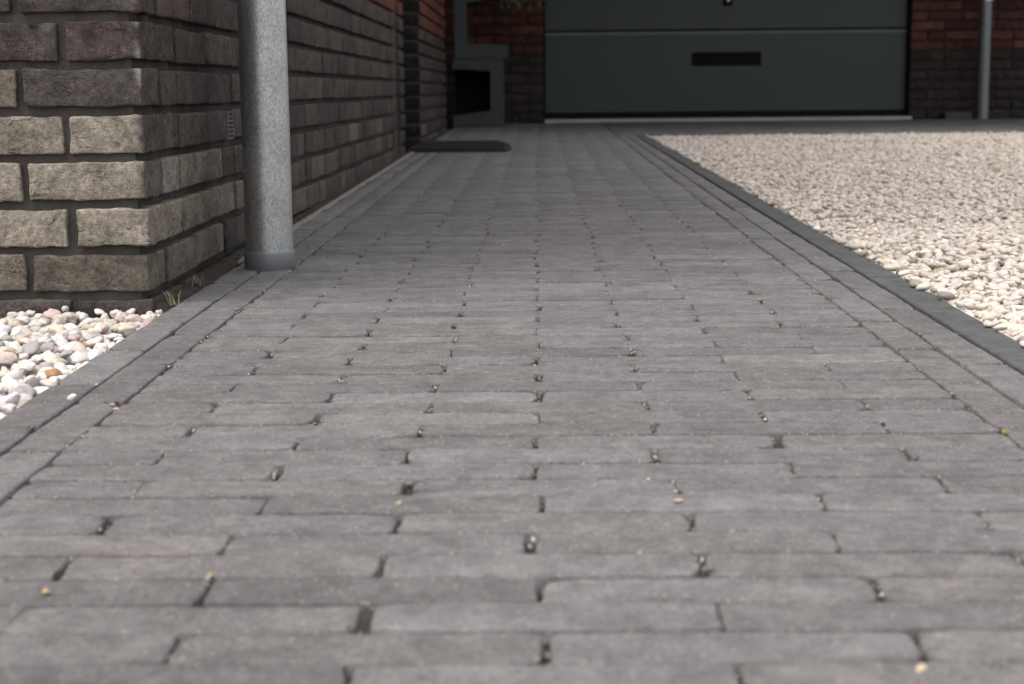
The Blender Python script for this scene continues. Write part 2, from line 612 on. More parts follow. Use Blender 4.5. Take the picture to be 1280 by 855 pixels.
# ------------------------------------------------------------------ stones
def ico(sub):
    bm = bmesh.new(); bmesh.ops.create_icosphere(bm, subdivisions=sub, radius=1.0)
    v = np.array([q.co[:] for q in bm.verts], np.float32)
    f = np.array([[q.index for q in fc.verts] for fc in bm.faces], np.int32)
    bm.free(); return v, f


def stone_shapes(sub, n, amp, flat, seed):
    v, f = ico(sub); r_ = random.Random(seed); out = []
    for i in range(n):
        off = Vector((r_.uniform(0, 50), r_.uniform(0, 50), r_.uniform(0, 50)))
        w = np.empty_like(v)
        ax = np.array([1.0, r_.uniform(0.62, 0.92), r_.uniform(*flat)])
        for k, p in enumerate(v):
            pv = Vector([float(q) for q in p])
            s = 1 + amp * noise.noise(pv * 0.9 + off) + amp * 0.5 * noise.noise(pv * 2.1 + off)
            w[k] = p * s
        w *= ax
        out.append(w)
    return out, f


def rot_mats(n, tilt, g_):
    a = g_.uniform(0, 2 * np.pi, n); tx = g_.normal(0, tilt, n); ty = g_.normal(0, tilt, n)
    ca, sa = np.cos(a), np.sin(a); cx, sx = np.cos(tx), np.sin(tx); cy, sy = np.cos(ty), np.sin(ty)
    o, z = np.ones(n), np.zeros(n)
    Rz = np.stack([np.stack([ca, -sa, z], -1), np.stack([sa, ca, z], -1), np.stack([z, z, o], -1)], 1)
    Rx = np.stack([np.stack([o, z, z], -1), np.stack([z, cx, -sx], -1), np.stack([z, sx, cx], -1)], 1)
    Ry = np.stack([np.stack([cy, z, sy], -1), np.stack([z, o, z], -1), np.stack([-sy, z, cy], -1)], 1)
    return np.einsum('nij,njk,nkl->nil', Ry, Rx, Rz)


def scatter(x0, x1, y0, y1, step, jit, g_):
    xs = np.arange(x0, x1, step); ys = np.arange(y0, y1, step)
    X, Y = np.meshgrid(xs, ys)
    X = X + (np.arange(len(ys)) % 2)[:, None] * step * 0.5
    X = X + g_.uniform(-jit, jit, X.shape) * step; Y = Y + g_.uniform(-jit, jit, Y.shape) * step
    return np.stack([X.ravel(), Y.ravel()], -1)


def stones_mesh(name, batches, mat, parent):
    """one mesh of many stones; each batch: shapes, faces, positions, sizes, rotations, colours"""
    Vs, Fs, Cs, base = [], [], [], 0
    for shapes, faces, pos, size, R, cols in batches:
        n = len(pos)
        if n == 0: continue
        S = np.stack(shapes)[rng.integers(0, len(shapes), n)]            # n, v, 3
        V = np.einsum('nij,nvj->nvi', R, S * size[:, None, None]) + pos[:, None, :]
        nv = V.shape[1]
        Fs.append((faces[None] + (np.arange(n) * nv)[:, None, None] + base).reshape(-1, 3))
        C = np.ones((n, nv, 4), np.float32); C[:, :, :3] = cols[:, None, :]
        Vs.append(V.reshape(-1, 3)); Cs.append(C.reshape(-1, 4)); base += n * nv
    V, Fc, C = np.concatenate(Vs), np.concatenate(Fs), np.concatenate(Cs)
    me = bpy.data.meshes.new(name)
    me.vertices.add(len(V)); me.vertices.foreach_set('co', V.astype(np.float32).ravel())
    me.loops.add(len(Fc) * 3); me.loops.foreach_set('vertex_index', Fc.astype(np.int32).ravel())
    me.polygons.add(len(Fc))
    me.polygons.foreach_set('loop_start', np.arange(0, len(Fc) * 3, 3, dtype=np.int32))
    me.polygons.foreach_set('use_smooth', np.full(len(Fc), True))
    at = me.color_attributes.new('tone', 'FLOAT_COLOR', 'POINT')
    at.data.foreach_set('color', C.astype(np.float32).ravel())
    me.materials.append(mat)
    me.update(calc_edges=True); me.validate()
    o = link(name, me, parent); tag(o, kind='stuff')
    return o


def view_mask(pos, mg=20):
    P = pos.copy(); P[:, 2] += P[:, 1] * SLOPE - CAM_H
    z = P @ np.array(fw); ok = z > 0.05
    x = 640 + F_PX * (P @ np.array(r2)) / z; y = 427.5 - F_PX * (P @ np.array(u2)) / z
    return ok & (x > -mg) & (x < 1280 + mg) & (y > -mg) & (y < 855 + mg)


def palette(n, table, g_, spread=0.09):
    w = np.array([t[0] for t in table], float); w /= w.sum()
    idx = g_.choice(len(table), n, p=w)
    c = np.array([t[1] for t in table])[idx]
    return (c * (1 + g_.normal(0, spread, (n, 1))) * (1 + g_.normal(0, 0.018, (n, 3)))).clip(0.01, 0.85)


# ---- the beige gravel yard right of the path
GX0 = XR + 0.050
b = MB(); b.box(GX0 + 0.001, 5.2, Y0, 8.13, -0.3, -0.022)
gravel = b.build('gravel_yard', M_SOIL, rot=ROT); tag(gravel, kind='structure')
beige = [(55, (0.500, 0.436, 0.375)), (28, (0.555, 0.502, 0.447)), (16, (0.47, 0.392, 0.313)), (6, (0.50, 0.45, 0.42)),
         (6, (0.34, 0.27, 0.20)), (3.0, (0.23, 0.195, 0.165)), (0.5, (0.38, 0.245, 0.15))]
near_shapes, near_f = stone_shapes(2, 26, 0.42, (0.34, 0.58), 3)
far_shapes, far_f = stone_shapes(1, 26, 0.40, (0.36, 0.62), 5)
YN = 3.3


def yard(layer, step, z0, zs, lo, hi):
    p = np.concatenate([scatter(GX0 + 0.006, 2.6, 1.3, YN, step, 0.45, rng), scatter(GX0 + 0.006, 4.4, YN, 8.12, step * (1.16 if layer else 1.34), 0.45, rng)])
    # only what lies near the photograph's field of view (plus a wide margin)
    keep = p[:, 0] < 0.335 * p[:, 1] + 0.35
    p = p[keep]
    n = len(p)
    sz = rng.uniform(lo, hi, n) * rng.choice([1, 1, 1, 1.35], n) * 0.5 * np.where(p[:, 1] > YN, 1.02 if layer else 1.12, 1.0)
    z = z0 + rng.normal(0, zs, n) + 0.004 * np.sin(p[:, 0] * 9 + 1.3) * np.sin(p[:, 1] * 7)
    edge = p[:, 0] - GX0
    z -= np.clip(0.022 - edge, 0, 1) * 0.25
    return np.concatenate([p, z[:, None]], 1), sz


pa, sa_ = yard(0, 0.0120, -0.009, 0.0018, 0.0145, 0.020)
pb, sb_ = yard(1, 0.0124, -0.004, 0.0032, 0.0105, 0.0195)
pos = np.concatenate([pa, pb]); size = np.concatenate([sa_, sb_]); top = np.concatenate([np.zeros(len(pa)), np.ones(len(pb))])
drop = (rng.random(len(pos)) < 0.16) & (top > 0.5)
pos, size, top = pos[~drop], size[~drop], top[~drop]
spill = (rng.random(len(pos)) < 0.35) & (top > 0.5) & (pos[:, 0] < GX0 + 0.016)
pos[:, 0] = np.where(spill, GX0 + rng.uniform(-0.007, 0.006, len(pos)), np.maximum(pos[:, 0], GX0 + size * 0.75))
pos[:, 2] = np.where(spill, 0.0035 + size * 0.42, pos[:, 2])
R = rot_mats(len(pos), 0.28, rng)
cols = palette(len(pos), beige, rng)
seen = view_mask(pos) & (top > 0.5)
order = np.argsort(np.where(seen, pos[:, 1], 99))[:300]
single = np.zeros(len(pos), bool); single[order] = True
nearm = (pos[:, 1] < YN) & ~single & (top > 0.5)
fm = ((pos[:, 1] >= YN) | (top < 0.5)) & ~single
stones_mesh('gravel_fill', [(near_shapes, near_f, pos[nearm], size[nearm], R[nearm], cols[nearm]),
                            (far_shapes, far_f, pos[fm], size[fm], R[fm], cols[fm])], M_STONE_J, gravel)
stone_lib = []
for w in near_shapes:
    stone_lib.append(mesh_from('stone', w, [list(map(int, q)) for q in near_f], M_STONE, True))


def place_stone(name, parent, lib, p, s, Rm, c):
    o = link(name, random.choice(lib), parent)
    o.matrix_local = Matrix.Translation(Vector([float(q) for q in p])) @ Matrix([[float(q) for q in r] for r in Rm]).to_4x4() @ Matrix.Diagonal((float(s),) * 3 + (1,))
    o.color = (*[float(q) for q in c], 1)
    return o


for i in np.nonzero(single)[0]:
    place_stone('stone', gravel, stone_lib, pos[i], size[i], R[i], cols[i])

# ---- the white pebble strip left of the path, in front of the house
b = MB(); b.box(-2.2, XL - 0.001, 0.6, 2.175, -0.3, -0.040)
bed = b.build('pebble_strip', M_SOIL, rot=ROT); tag(bed, kind='structure')
white = [(46, (0.50, 0.455, 0.42)), (22, (0.57, 0.54, 0.51)), (12, (0.48, 0.41, 0.33)), (4.5, (0.31, 0.285, 0.275)),
         (2.2, (0.34, 0.19, 0.085)), (7, (0.46, 0.36, 0.315)), (2, (0.14, 0.13, 0.13)), (6, (0.53, 0.47, 0.38))]
peb_shapes, peb_f = stone_shapes(3, 24, 0.44, (0.46, 0.74), 9)
low_shapes, low_f = stone_shapes(2, 24, 0.44, (0.46, 0.74), 9)
base_shapes, base_f = stone_shapes(1, 20, 0.4, (0.46, 0.74), 9)
pl_ = []
for step, z0, zs, lo, hi, t in ((0.021, -0.032, 0.002, 0.021, 0.031, 0), (0.0200, -0.018, 0.003, 0.016, 0.026, 1), (0.0215, -0.010, 0.003, 0.013, 0.027, 1)):
    p = scatter(-1.15, XL - 0.004, 1.2, 2.172, step, 0.42, rng)
    if t: p = p[(rng.random(len(p)) > 0.12) | (p[:, 0] > XL - 0.07)]
    n = len(p)
    sz = rng.uniform(lo, hi, n) * 0.5
    p[:, 0] = np.minimum(p[:, 0], XL - 0.85 * sz); p[:, 1] = np.minimum(p[:, 1], 2.178 - sz * 0.8)
    pl_.append(np.concatenate([p, (z0 + rng.normal(0, zs, n))[:, None], sz[:, None], np.full((n, 1), t)], 1))
pp = np.concatenate(pl_)
pos, size, top = pp[:, :3], pp[:, 3], pp[:, 4]
R = rot_mats(len(pos), 0.30, rng); cols = palette(len(pos), white, rng, 0.07)
seen = view_mask(pos, 12) & (top > 0.5)
order = np.argsort(np.where(seen, -pos[:, 2] * 6 + pos[:, 1] * 0.05, 99))[:min(300, int(seen.sum()))]
single = np.zeros(len(pos), bool); single[order] = True
low, upp = ~single & (top < 0.5), ~single & (top > 0.5)
stones_mesh('pebble_fill', [(base_shapes, base_f, pos[low], size[low], R[low], cols[low]),
                            (low_shapes, low_f, pos[upp], size[upp], R[upp], cols[upp])], M_STONE_J, bed)
peb_lib = [mesh_from('pebble', w, [list(map(int, q)) for q in peb_f], M_STONE, True) for w in peb_shapes]
for i in np.nonzero(single)[0]:
    place_stone('pebble', bed, peb_lib, pos[i], size[i], R[i], cols[i])


# ------------------------------------------------------------------ bricks
COURSE = 0.0632
ZJ = 0.0340              # height of the bed joint under the first full course
BH = 0.0505              # brick height
WX = -0.535              # plane of the house's side wall
WY = 2.185               # plane of the house's front wall


def brick_mesh(lx, ly, lz, seed, step=0.012, rad=0.004, amp=0.0012):
    """clay brick centred on its origin: rounded uneven edges, faces buckled like hand-moulded clay"""
    rr = random.Random(seed)
    off = Vector((rr.uniform(0, 90), rr.uniform(0, 90), rr.uniform(0, 90)))
    h = Vector((lx / 2, ly / 2, lz / 2))

    def ax(L):
        n = max(2, int(round((L - 2 * rad) / step)))
        return [-L / 2, -L / 2 + rad * 0.45] + [-L / 2 + rad + (L - 2 * rad) * i / n for i in range(n + 1)] + [L / 2 - rad * 0.45, L / 2]
    A = [ax(lx), ax(ly), ax(lz)]
    idx = {}; V = []; Fc = []

    def vert(p):
        key = (round(p[0], 5), round(p[1], 5), round(p[2], 5))
        if key in idx: return idx[key]
        q = Vector(p)
        c = Vector([max(-h[i] + rad, min(h[i] - rad, q[i])) for i in range(3)])
        d = q - c
        if d.length > 1e-7:
            q = c + d.normalized() * max(abs(d.x), abs(d.y), abs(d.z))
        nrm = (q - c).normalized() if (q - c).length > 1e-7 else Vector((0, 0, 0))
        w = noise.noise(q * 30 + off) * amp * 1.3 + noise.noise(q * 75 + off) * amp * 0.8
        q = q + nrm * w
        q = q + Vector((noise.noise(q * 14 + off), noise.noise(q * 14 + off * 1.3), noise.noise(q * 11 + off * 1.7) * 1.3)) * amp * 0.8
        idx[key] = len(V); V.append(q)
        return idx[key]
    for a in range(3):
        u, v = (a + 1) % 3, (a + 2) % 3
        for s in (-1, 1):
            for i in range(len(A[u]) - 1):
                for j in range(len(A[v]) - 1):
                    quad = []
                    for (ii, jj) in ((i, j), (i + 1, j), (i + 1, j + 1), (i, j + 1)):
                        p = [0, 0, 0]; p[a] = s * h[a]; p[u] = A[u][ii]; p[v] = A[v][jj]
                        quad.append(vert(p))
                    if s < 0: quad.reverse()
                    Fc.append(quad)
    return V, Fc


DARK = [(0.050, 0.038, 0.033), (0.059, 0.043, 0.038), (0.046, 0.036, 0.033), (0.056, 0.045, 0.038), (0.066, 0.049, 0.043)]
CREAM = [(0.210, 0.182, 0.146), (0.19, 0.167, 0.138), (0.228, 0.197, 0.158)]
GREYTAN = [(0.105, 0.088, 0.068), (0.085, 0.073, 0.060), (0.12, 0.102, 0.080)]
RED = [(0.125, 0.046, 0.030), (0.105, 0.036, 0.025), (0.145, 0.058, 0.036), (0.085, 0.032, 0.025)]


def vary(c, s=0.10):
    k = 1.04 * (1 + random.gauss(0, s))
    return tuple(max(0.01, q * k) for q in c)


def brick_colour(k, d, front):
    """k: course above the ground, d: distance from the corner of the house"""
    if k >= 9: return vary(random.choice(RED))
    if k < 0: return vary(random.choice(DARK), 0.08)
    if front or d < 0.12:
        if k == 0: return vary((0.105, 0.088, 0.069))
        if 1 <= k <= 3: return vary(random.choice(CREAM), 0.06)
        if k == 4 and random.random() < 0.5: return vary(random.choice(GREYTAN), 0.06)
        return vary(random.choice(DARK), 0.08)
    if d < 0.45 and 0 <= k <= 2: return vary(tuple(q * 1.3 for q in random.choice(GREYTAN)))
    if k <= 2 and random.random() < 0.30: return vary(tuple(q * 0.85 for q in random.choice(GREYTAN)), 0.15)
    if random.random() < 0.10: return vary((0.058, 0.051, 0.042))
    return vary(random.choice(DARK))


house = empty('brick_house', (WX, WY, 0))
tag(house, 'dark brick house with cream lower bricks at its near corner, left of the paved path', 'house')
HX, HY = WX, WY
NB = 16                  # courses built brick by brick: up to about 1 m
ZT = ZJ + NB * COURSE
WALL1_END, DOOR_END, WALL2_END = 6.56, 7.43, 9.60
REC = 0.008              # joints lie this far back


def hbuild(mb, name, mat, parent, **kw):
    o = mb.build(name, mat, parent, **kw)
    o.location = o.location - Vector((HX, HY, 0)) if parent is house else o.location
    return o


# wall cores carry the mortar; every brick stands proud of them
m = MB(); m.box(-6, WX - 0.014, WY + REC, WALL1_END - REC, -0.7, ZT)
wall1 = hbuild(m, 'wall', M_MORTAR, house)
m = MB(); m.box(-6, WX - 0.014, DOOR_END + REC, WALL2_END - REC, -0.7, ZT)
wall2 = hbuild(m, 'wall', M_MORTAR, house)
m = MB(); m.box(-6, WX - 0.30, WALL1_END - REC + 0.001, DOOR_END + REC - 0.001, -0.7, 2.6)
hbuild(m, 'recess_wall', M_MORTAR, house)
m = MB(); m.box(-6, WX - 0.004, WY + 0.004, WALL1_END - 0.004, ZT + 0.001, 5.6); m.box(-6, WX - 0.004, DOOR_END, WALL2_END - 0.004, ZT + 0.001, 5.6)
m.box(-6, WX - 0.004, WALL1_END - 0.0045, DOOR_END + 0.0005, 2.601, 5.6)
hbuild(m, 'upper_wall', M_UPPER, house)
m = MB(); m.box(-6.6, WX + 0.25, WY - 0.3, WALL2_END + 0.3, 5.601, 5.85)
hbuild(m, 'roof', M_ROOF, house)
# front door in the recess
m = MB(); m.box(WX - 0.2995, WX - 0.25, WALL1_END + 0.06, DOOR_END - 0.02, 0.10, 2.25)
fd = hbuild(m, 'front_door', M_DOOR, house)
m = MB(); m.box(WX - 0.249, WX - 0.21, WALL1_END + 0.14, WALL1_END + 0.16, 0.95, 1.25)
m.build('handle', M_STEEL, fd)

brick_lib = {}


def side_mesh(L, depth, seed):
    key = (round(L, 3), seed)
    if key not in brick_lib:
        V, Fc = brick_mesh(depth, L, BH, hash(key) % 9999, 0.030, 0.004, 0.0011)
        brick_lib[key] = mesh_from('brick', V, Fc, M_BRICK, True)
    return brick_lib[key]


def shift(V, d): return [Vector(v) + Vector(d) for v in V]


mass = MB()
JT = 0.011
D = 0.060                # built depth of a brick behind its face
for k in range(-1, NB):
    zc = ZJ + k * COURSE + 0.0065 + BH / 2
    # ---- corner brick, one brick seen from two sides
    cf, cs = (0.160, 0.100) if k % 2 == 0 else (0.100, 0.210)
    col = brick_colour(k, 0.0, True)
    jit = random.gauss(0, 0.0012)
    p = (WX - cf / 2 + jit, WY + cs / 2 - jit, zc)
    if k <= 8:
        V, Fc = brick_mesh(cf, cs, BH, 40 + k, 0.009, 0.0025, 0.0022)
        # a corner brick shows its sanded face to the front and its fired end or side to the path
        side_col = {0: (0.105, 0.088, 0.070), 1: (0.185, 0.155, 0.120), 2: (0.095, 0.076, 0.063), 3: (0.062, 0.048, 0.042)}.get(k, DARK[k % 5])
        if k == 4: col = vary((0.058, 0.048, 0.043), 0.03)
        cm = MB()
        for v in V:
            w_ = min(1.0, max(0.0, (v[0] - (cf / 2 - 0.010)) / 0.006 + 1.4 * noise.noise(Vector(v) * 90)))
            cc = tuple(a_ * (1 - w_) + b_ * w_ for a_, b_ in zip(col, side_col))
            # lime has bled out along the arris of some corner bricks
            if k in (4, 5, 3) and v[0] > cf / 2 - 0.0035 and v[1] < -cs / 2 + 0.0035:
                q_ = 0.55 * min(1.0, max(0.0, 0.30 + 2.2 * noise.noise(Vector((0, k * 3.3, v[2] * 70))))) * (0.5 if k == 3 else 1)
                cc = tuple(a_ * (1 - q_) + b_ * q_ for a_, b_ in zip(cc, (0.40, 0.37, 0.34)))
            cm.c.append(cc)
        cm.v = [tuple(v) for v in V]; cm.f = Fc
        o = cm.build('brick', M_BRICK_J, wall1, smooth=True, loc=p)
    else:
        V, Fc = brick_mesh(cf, cs, BH, 40 + k, 0.06, 0.004, 0.0012); mass.add(shift(V, p), Fc, col)
    # ---- front wall, to the left
    x = WX - cf - JT
    while x > -1.9:
        L = 0.210 if random.random() < 0.8 else 0.100
        col = brick_colour(k, 1.0, True)
        if k >= 6 and random.random() < 0.25 and k < 9: col = vary(random.choice(GREYTAN))
        p = (x - L / 2, WY + 0.05 + random.gauss(0, 0.0012), zc + random.gauss(0, 0.0008))
        if x > -0.85 and k <= 8:
            V, Fc = brick_mesh(L, 0.100, BH, 900 + k * 31 + int(-x * 100), 0.010, 0.0025, 0.0022)
            o = link('brick', mesh_from('brick', V, Fc, M_BRICK, True), wall1, p); o.color = (*col, 1)
        else:
            V, Fc = brick_mesh(L, 0.100, BH, 900 + k * 31 + int(-x * 100), 0.06, 0.004, 0.0012)
            mass.add(shift(V, p), Fc, col)
        x -= L + JT
    # ---- side wall along the path
    y = WY + cs + JT
    slot0, slot1 = 6.17, 6.36           # raked-out vertical joint near the end of the wall
    while y < WALL1_END - 0.03:
        if y < slot0 - 0.02:
            L = 0.210 if random.random() < 0.62 else 0.100
            if y + L > slot0 - 0.06: L = slot0 - y
        else:
            y = slot1; L = WALL1_END - slot1 - 0.002
        col = brick_colour(k, y - WY, False)
        p = (WX - D / 2 + random.gauss(0, 0.0014), y + L / 2, zc + random.gauss(0, 0.0007))
        pr = project((WX, y + L / 2, zc))
        if pr[1] > -25 and y < WALL1_END:
            sd_ = random.randrange(9)
            o = link('brick', side_mesh(L, D, sd_), wall1, p); o.color = (*col, 1)
            if random.random() < 0.5: o.rotation_euler.z = random.gauss(0, 0.004)
        else:
            V, Fc = brick_mesh(D, L, BH, k * 77 + int(y * 100), 0.08, 0.004, 0.001); mass.add(shift(V, p), Fc, col)
        y += L + JT
    if k == NB - 1:
        pass
wm = mass.build('wall_bricks', M_BRICK_J, wall1, smooth=True); tag(wm, kind='stuff')

# ---- second piece of side wall, beyond the front door
mass2 = MB()
for k in range(-1, NB):
    zc = ZJ + k * COURSE + 0.0065 + BH / 2
    y = DOOR_END; firstb = True
    while y < WALL2_END - 0.05:
        L = (0.100 if (k % 2) else 0.155) if firstb else (0.210 if random.random() < 0.65 else 0.100)
        if y + L > WALL2_END - 0.06: L = WALL2_END - y
        col = brick_colour(k, 2.0, False)
        dd = 0.30 if firstb else D
        p = (WX - dd / 2 + random.gauss(0, 0.0014), y + L / 2, zc)
        if project((WX, y, zc))[1] > -20 and k >= 0:
            if firstb:
                V, Fc = brick_mesh(dd, L, BH, k + 7000, 0.05, 0.004, 0.001)
                jm = MB(); jm.v = [tuple(v) for v in V]; jm.f = Fc
                jm.c = [(0.011, 0.009, 0.008) if v[1] < -L / 2 + 0.008 else col for v in V]     # near-black face towards the doorway
                o = jm.build('brick', M_BRICK_J, wall2, smooth=True, loc=p)
            else:
                o = link('brick', side_mesh(L, D, random.randrange(9)), wall2, p)
            o.color = (*col, 1)
        else:
            V, Fc = brick_mesh(dd, L, BH, k * 5 + int(y * 100), 0.08, 0.004, 0.001); mass2.add(shift(V, p), Fc, col)
        y += L + JT; firstb = False
wm = mass2.build('wall_bricks', M_BRICK_J, wall2, smooth=True); tag(wm, kind='stuff')
for w in (wall1, wall2):          # bricks were laid in world coordinates
    for c in w.children:
        c.location = c.location - w.location - house.location

# ---- small ventilation grille set in a head joint behind the downpipe
vz0 = ZJ + 3 * COURSE + 0.0065
m = MB(); m.box(WX - 0.02, WX - 0.0015, 2.775, 2.833, vz0, vz0 + BH)
vent = hbuild(m, 'vent_grille', M_BLACK, house)
for ya in (2.775, 2.825):
    m = MB(); m.box(WX - 0.0014, WX + 0.0025, ya, ya + 0.008, vz0, vz0 + BH); m.build('frame', M_GRILLE, vent)
for i in range(7):
    z = vz0 + 0.001 + i * (BH - 0.002) / 6.5
    m = MB(); m.box(WX - 0.0013, WX + 0.003, 2.7832, 2.8248, z, z + 0.0026)
    m.build('slat', M_GRILLE, vent)

# ------------------------------------------------------------------ garage
GY = 10.60
GX = (0.062, 2.420)
garage = empty('garage', (0.06, GY, 0.1))
tag(garage, 'garage with a wide dark sectional door at the end of the path', 'garage')
zg = SLOPE * GY


def gb(mb, name, mat, parent=None, **kw):
    o = mb.build(name, mat, parent or garage, **kw)
    if parent is None: o.location = o.location - garage.location
    return o


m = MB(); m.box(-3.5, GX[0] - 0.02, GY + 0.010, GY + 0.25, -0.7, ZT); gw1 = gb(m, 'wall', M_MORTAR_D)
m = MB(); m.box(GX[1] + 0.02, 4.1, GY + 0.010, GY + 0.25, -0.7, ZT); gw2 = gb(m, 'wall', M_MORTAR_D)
m = MB()
m.box(-3.5, GX[0] - 0.02, GY + 0.002, GY + 0.25, ZT + 0.001, 2.75); m.box(GX[1] + 0.02, 4.1, GY + 0.002, GY + 0.25, ZT + 0.001, 2.75)
m.box(GX[0] - 0.0195, GX[1] + 0.0195, GY + 0.002, GY + 0.25, 2.30, 2.75)
gb(m, 'upper_wall', M_UPPER)
m = MB(); m.box(-0.53, 4.4, 8.20, GY + 3.0, 2.38, 2.72); gb(m, 'roof', M_ROOF)
m = MB(); m.box(-3.4, 4.1, GY + 0.26, GY + 3.0, -0.7, 2.37); gb(m, 'rear_wall', M_MORTAR)
for (xa, xb, w, seed) in ((-0.90, GX[0] - 0.015, gw1, 0), (GX[1] + 0.015, 4.1, gw2, 300)):
    for k in range(0, NB):
        zc = ZJ + k * COURSE + 0.0065 + BH / 2
        x = xa if xa > 0 else xb
        sgn = 1 if xa > 0 else -1
        f_ = True
        while (x < xb - 0.04 if sgn > 0 else x > xa + 0.04):
            L = (0.100 if k % 2 else 0.210) if f_ else (0.210 if random.random() < 0.75 else 0.100)
            f_ = False
            if sgn > 0 and x + L > xb - 0.05: L = xb - x
            if sgn < 0 and x - L < xa + 0.05: L = x - xa
            col = vary(tuple(q * 0.66 for q in random.choice(RED)), 0.14) if k >= 8 else vary(tuple(q * 0.55 for q in random.choice(DARK)), 0.12)  # house brick colours darkened to paint in the shade on this facade
            key = ('g', round(L, 3), random.randrange(6))
            if key not in brick_lib:
                V, Fc = brick_mesh(L, 0.06, BH, hash(key) % 9999, 0.035, 0.004, 0.001)
                brick_lib[key] = mesh_from('brick', V, Fc, M_BRICK, True)
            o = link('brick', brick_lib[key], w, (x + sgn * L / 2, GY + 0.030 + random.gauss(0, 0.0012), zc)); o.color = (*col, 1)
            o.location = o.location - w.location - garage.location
            x += sgn * (L + JT)

DY = GY + 0.075          # face of the door leaf
door = empty('garage_door'); door.parent = garage; door.location = Vector((GX[0], DY, 0.14)) - garage.location
DO = Vector((GX[0], DY, 0.14))


def db(mb, name, mat, **kw):
    o = mb.build(name, mat, door, **kw); o.location = o.location - DO
    return o


SEAM = [0.150, 0.684, 1.205, 1.725, 2.245]
for z0, z1 in zip(SEAM, SEAM[1:]):
    m = MB(); x0, x1 = GX
    # panel with a chamfered upper lip and a small rebate under the next panel
    prof = [(DY + 0.04, z0 + 0.004), (DY + 0.010, z0 + 0.004), (DY, z0 + 0.012), (DY, z1 - 0.022), (DY + 0.012, z1 - 0.006), (DY + 0.012, z1), (DY + 0.04, z1)]
    n = len(prof)
    V = [(x0, y_, z_) for y_, z_ in prof] + [(x1, y_, z_) for y_, z_ in prof]
    Fc = [[i, (i + 1) % n, n + (i + 1) % n, n + i] for i in range(n)] + [list(range(n))[::-1], [n + i for i in range(n)]]
    m.add(V, [q[::-1] for q in Fc])
    pn = db(m, 'panel', M_DOOR)
    m = MB(); m.box(x0, x1, DY - 0.0015, DY + 0.004, z1 - 0.021, z1 - 0.007); m.build('highlight_strip', M_SEAM_LIGHT, pn)  # pale strip paints in the highlight along the panel's upper lip
m = MB(); m.box(GX[0], GX[1], DY + 0.002, DY + 0.04, zg + 0.022, 0.153); db(m, 'bottom_seal', M_BLACK)
m = MB(); m.box(1.020, 1.478, DY - 0.004, DY + 0.01, 0.455, 0.545); pl = db(m, 'grip_plate', M_BLACK, bevel=0.004)
m = MB(); m.box(1.035, 1.463, DY - 0.012, DY - 0.0045, 0.530, 0.541); m.build('grip_lip', M_BLACK, pl)
m = MB(); m.box(1.222, 1.284, DY - 0.012, DY + 0.01, 0.842, 1.02); lk = db(m, 'lock_plate', M_BLACK, bevel=0.006)
m = MB(); m.box(1.245, 1.261, DY - 0.03, DY - 0.0125, 0.865, 0.96); m.build('lever', M_STEEL, lk, bevel=0.004)
# dark jambs beside the door leaf and the pale concrete sill below it
for xa, xb in ((GX[0] - 0.019, GX[0] - 0.001), (GX[1] + 0.001, GX[1] + 0.019)):
    m = MB(); m.box(xa, xb, GY + 0.03, GY + 0.24, zg, 2.299); gb(m, 'jamb', M_BLACK)
m = MB(); m.box(GX[0] - 0.01, GX[1] + 0.012, GY - 0.10, DY + 0.05, zg - 0.05, zg + 0.019); gb(m, 'sill', M_SILL, bevel=0.004)
# added roof and black panel keep the gap between house and garage dark
m = MB(); m.box(-1.30, -1.24, WALL2_END + 0.001, GY - 0.001, -0.3, 2.45); gb(m, 'shade_end_panel', M_BLACK)
m = MB(); m.box(-6, -0.54, WALL2_END + 0.002, GY - 0.002, 2.46, 2.72); gb(m, 'shade_roof', M_ROOF)
m = MB(); m.box(-1.235, XL - 0.031, WALL2_END + 0.003, GY + 0.005, -0.3, zg - 0.012); gb(m, 'gap_floor', M_KERB)

# ------------------------------------------------------------------ downpipes
dz = SLOPE * 2.62
pipe = empty('downpipe', (-0.441, 2.62, dz)); tag(pipe, 'speckled zinc downpipe standing on the paving at the near house corner', 'downpipe')
m = MB(); m.lathe(0, 0, [(0.0390, 0.02), (0.0390, 3.2), (0.0390, 5.4)], 64); m.build('pipe', M_ZINC, pipe, smooth=True)
m = MB(); m.lathe(0, 0, [(0.0400, -0.01), (0.0415, -0.008), (0.0418, 0.0265), (0.0412, 0.0285), (0.0392, 0.029)], 64); m.build('collar', M_ZINC_BAND, pipe, smooth=True)
m = MB(); m.lathe(0, 0, [(0.0392, 1.80), (0.0425, 1.80), (0.0425, 1.83), (0.0392, 1.83)], 48); m.box(-0.10, -0.0405, -0.008, 0.008, 1.805, 1.825); m.build('bracket', M_ZINC_BAND, pipe)
fpz = SLOPE * 10.44
pipe2 = empty('downpipe', (2.872, 10.46, fpz)); tag(pipe2, 'slim pale zinc downpipe on the wall to the side of the garage door', 'downpipe')
m = MB(); m.lathe(0, 0, [(0.037, -0.01), (0.037, 2.3)], 40); m.build('pipe', M_ZINC_BAND, pipe2, smooth=True)
m = MB(); m.lathe(0, 0, [(0.0372, 0.745), (0.043, 0.745), (0.043, 0.79), (0.0372, 0.79)], 40); m.box(-0.008, 0.008, 0.041, 0.139, 0.76, 0.775); m.build('collar', M_STEEL, pipe2)
m = MB(); m.box(2.64, 2.81, 10.47, 10.58, SLOPE * 10.5 - 0.03, SLOPE * 10.5 + 0.045)
blk = m.build('drain_block', mat_plain('mossy_concrete', (0.06, 0.057, 0.045), 0.9, 30, 0.3, 0.002, 150), bevel=0.006)
tag(blk, 'low mossy concrete block beside the slim downpipe foot', 'block')

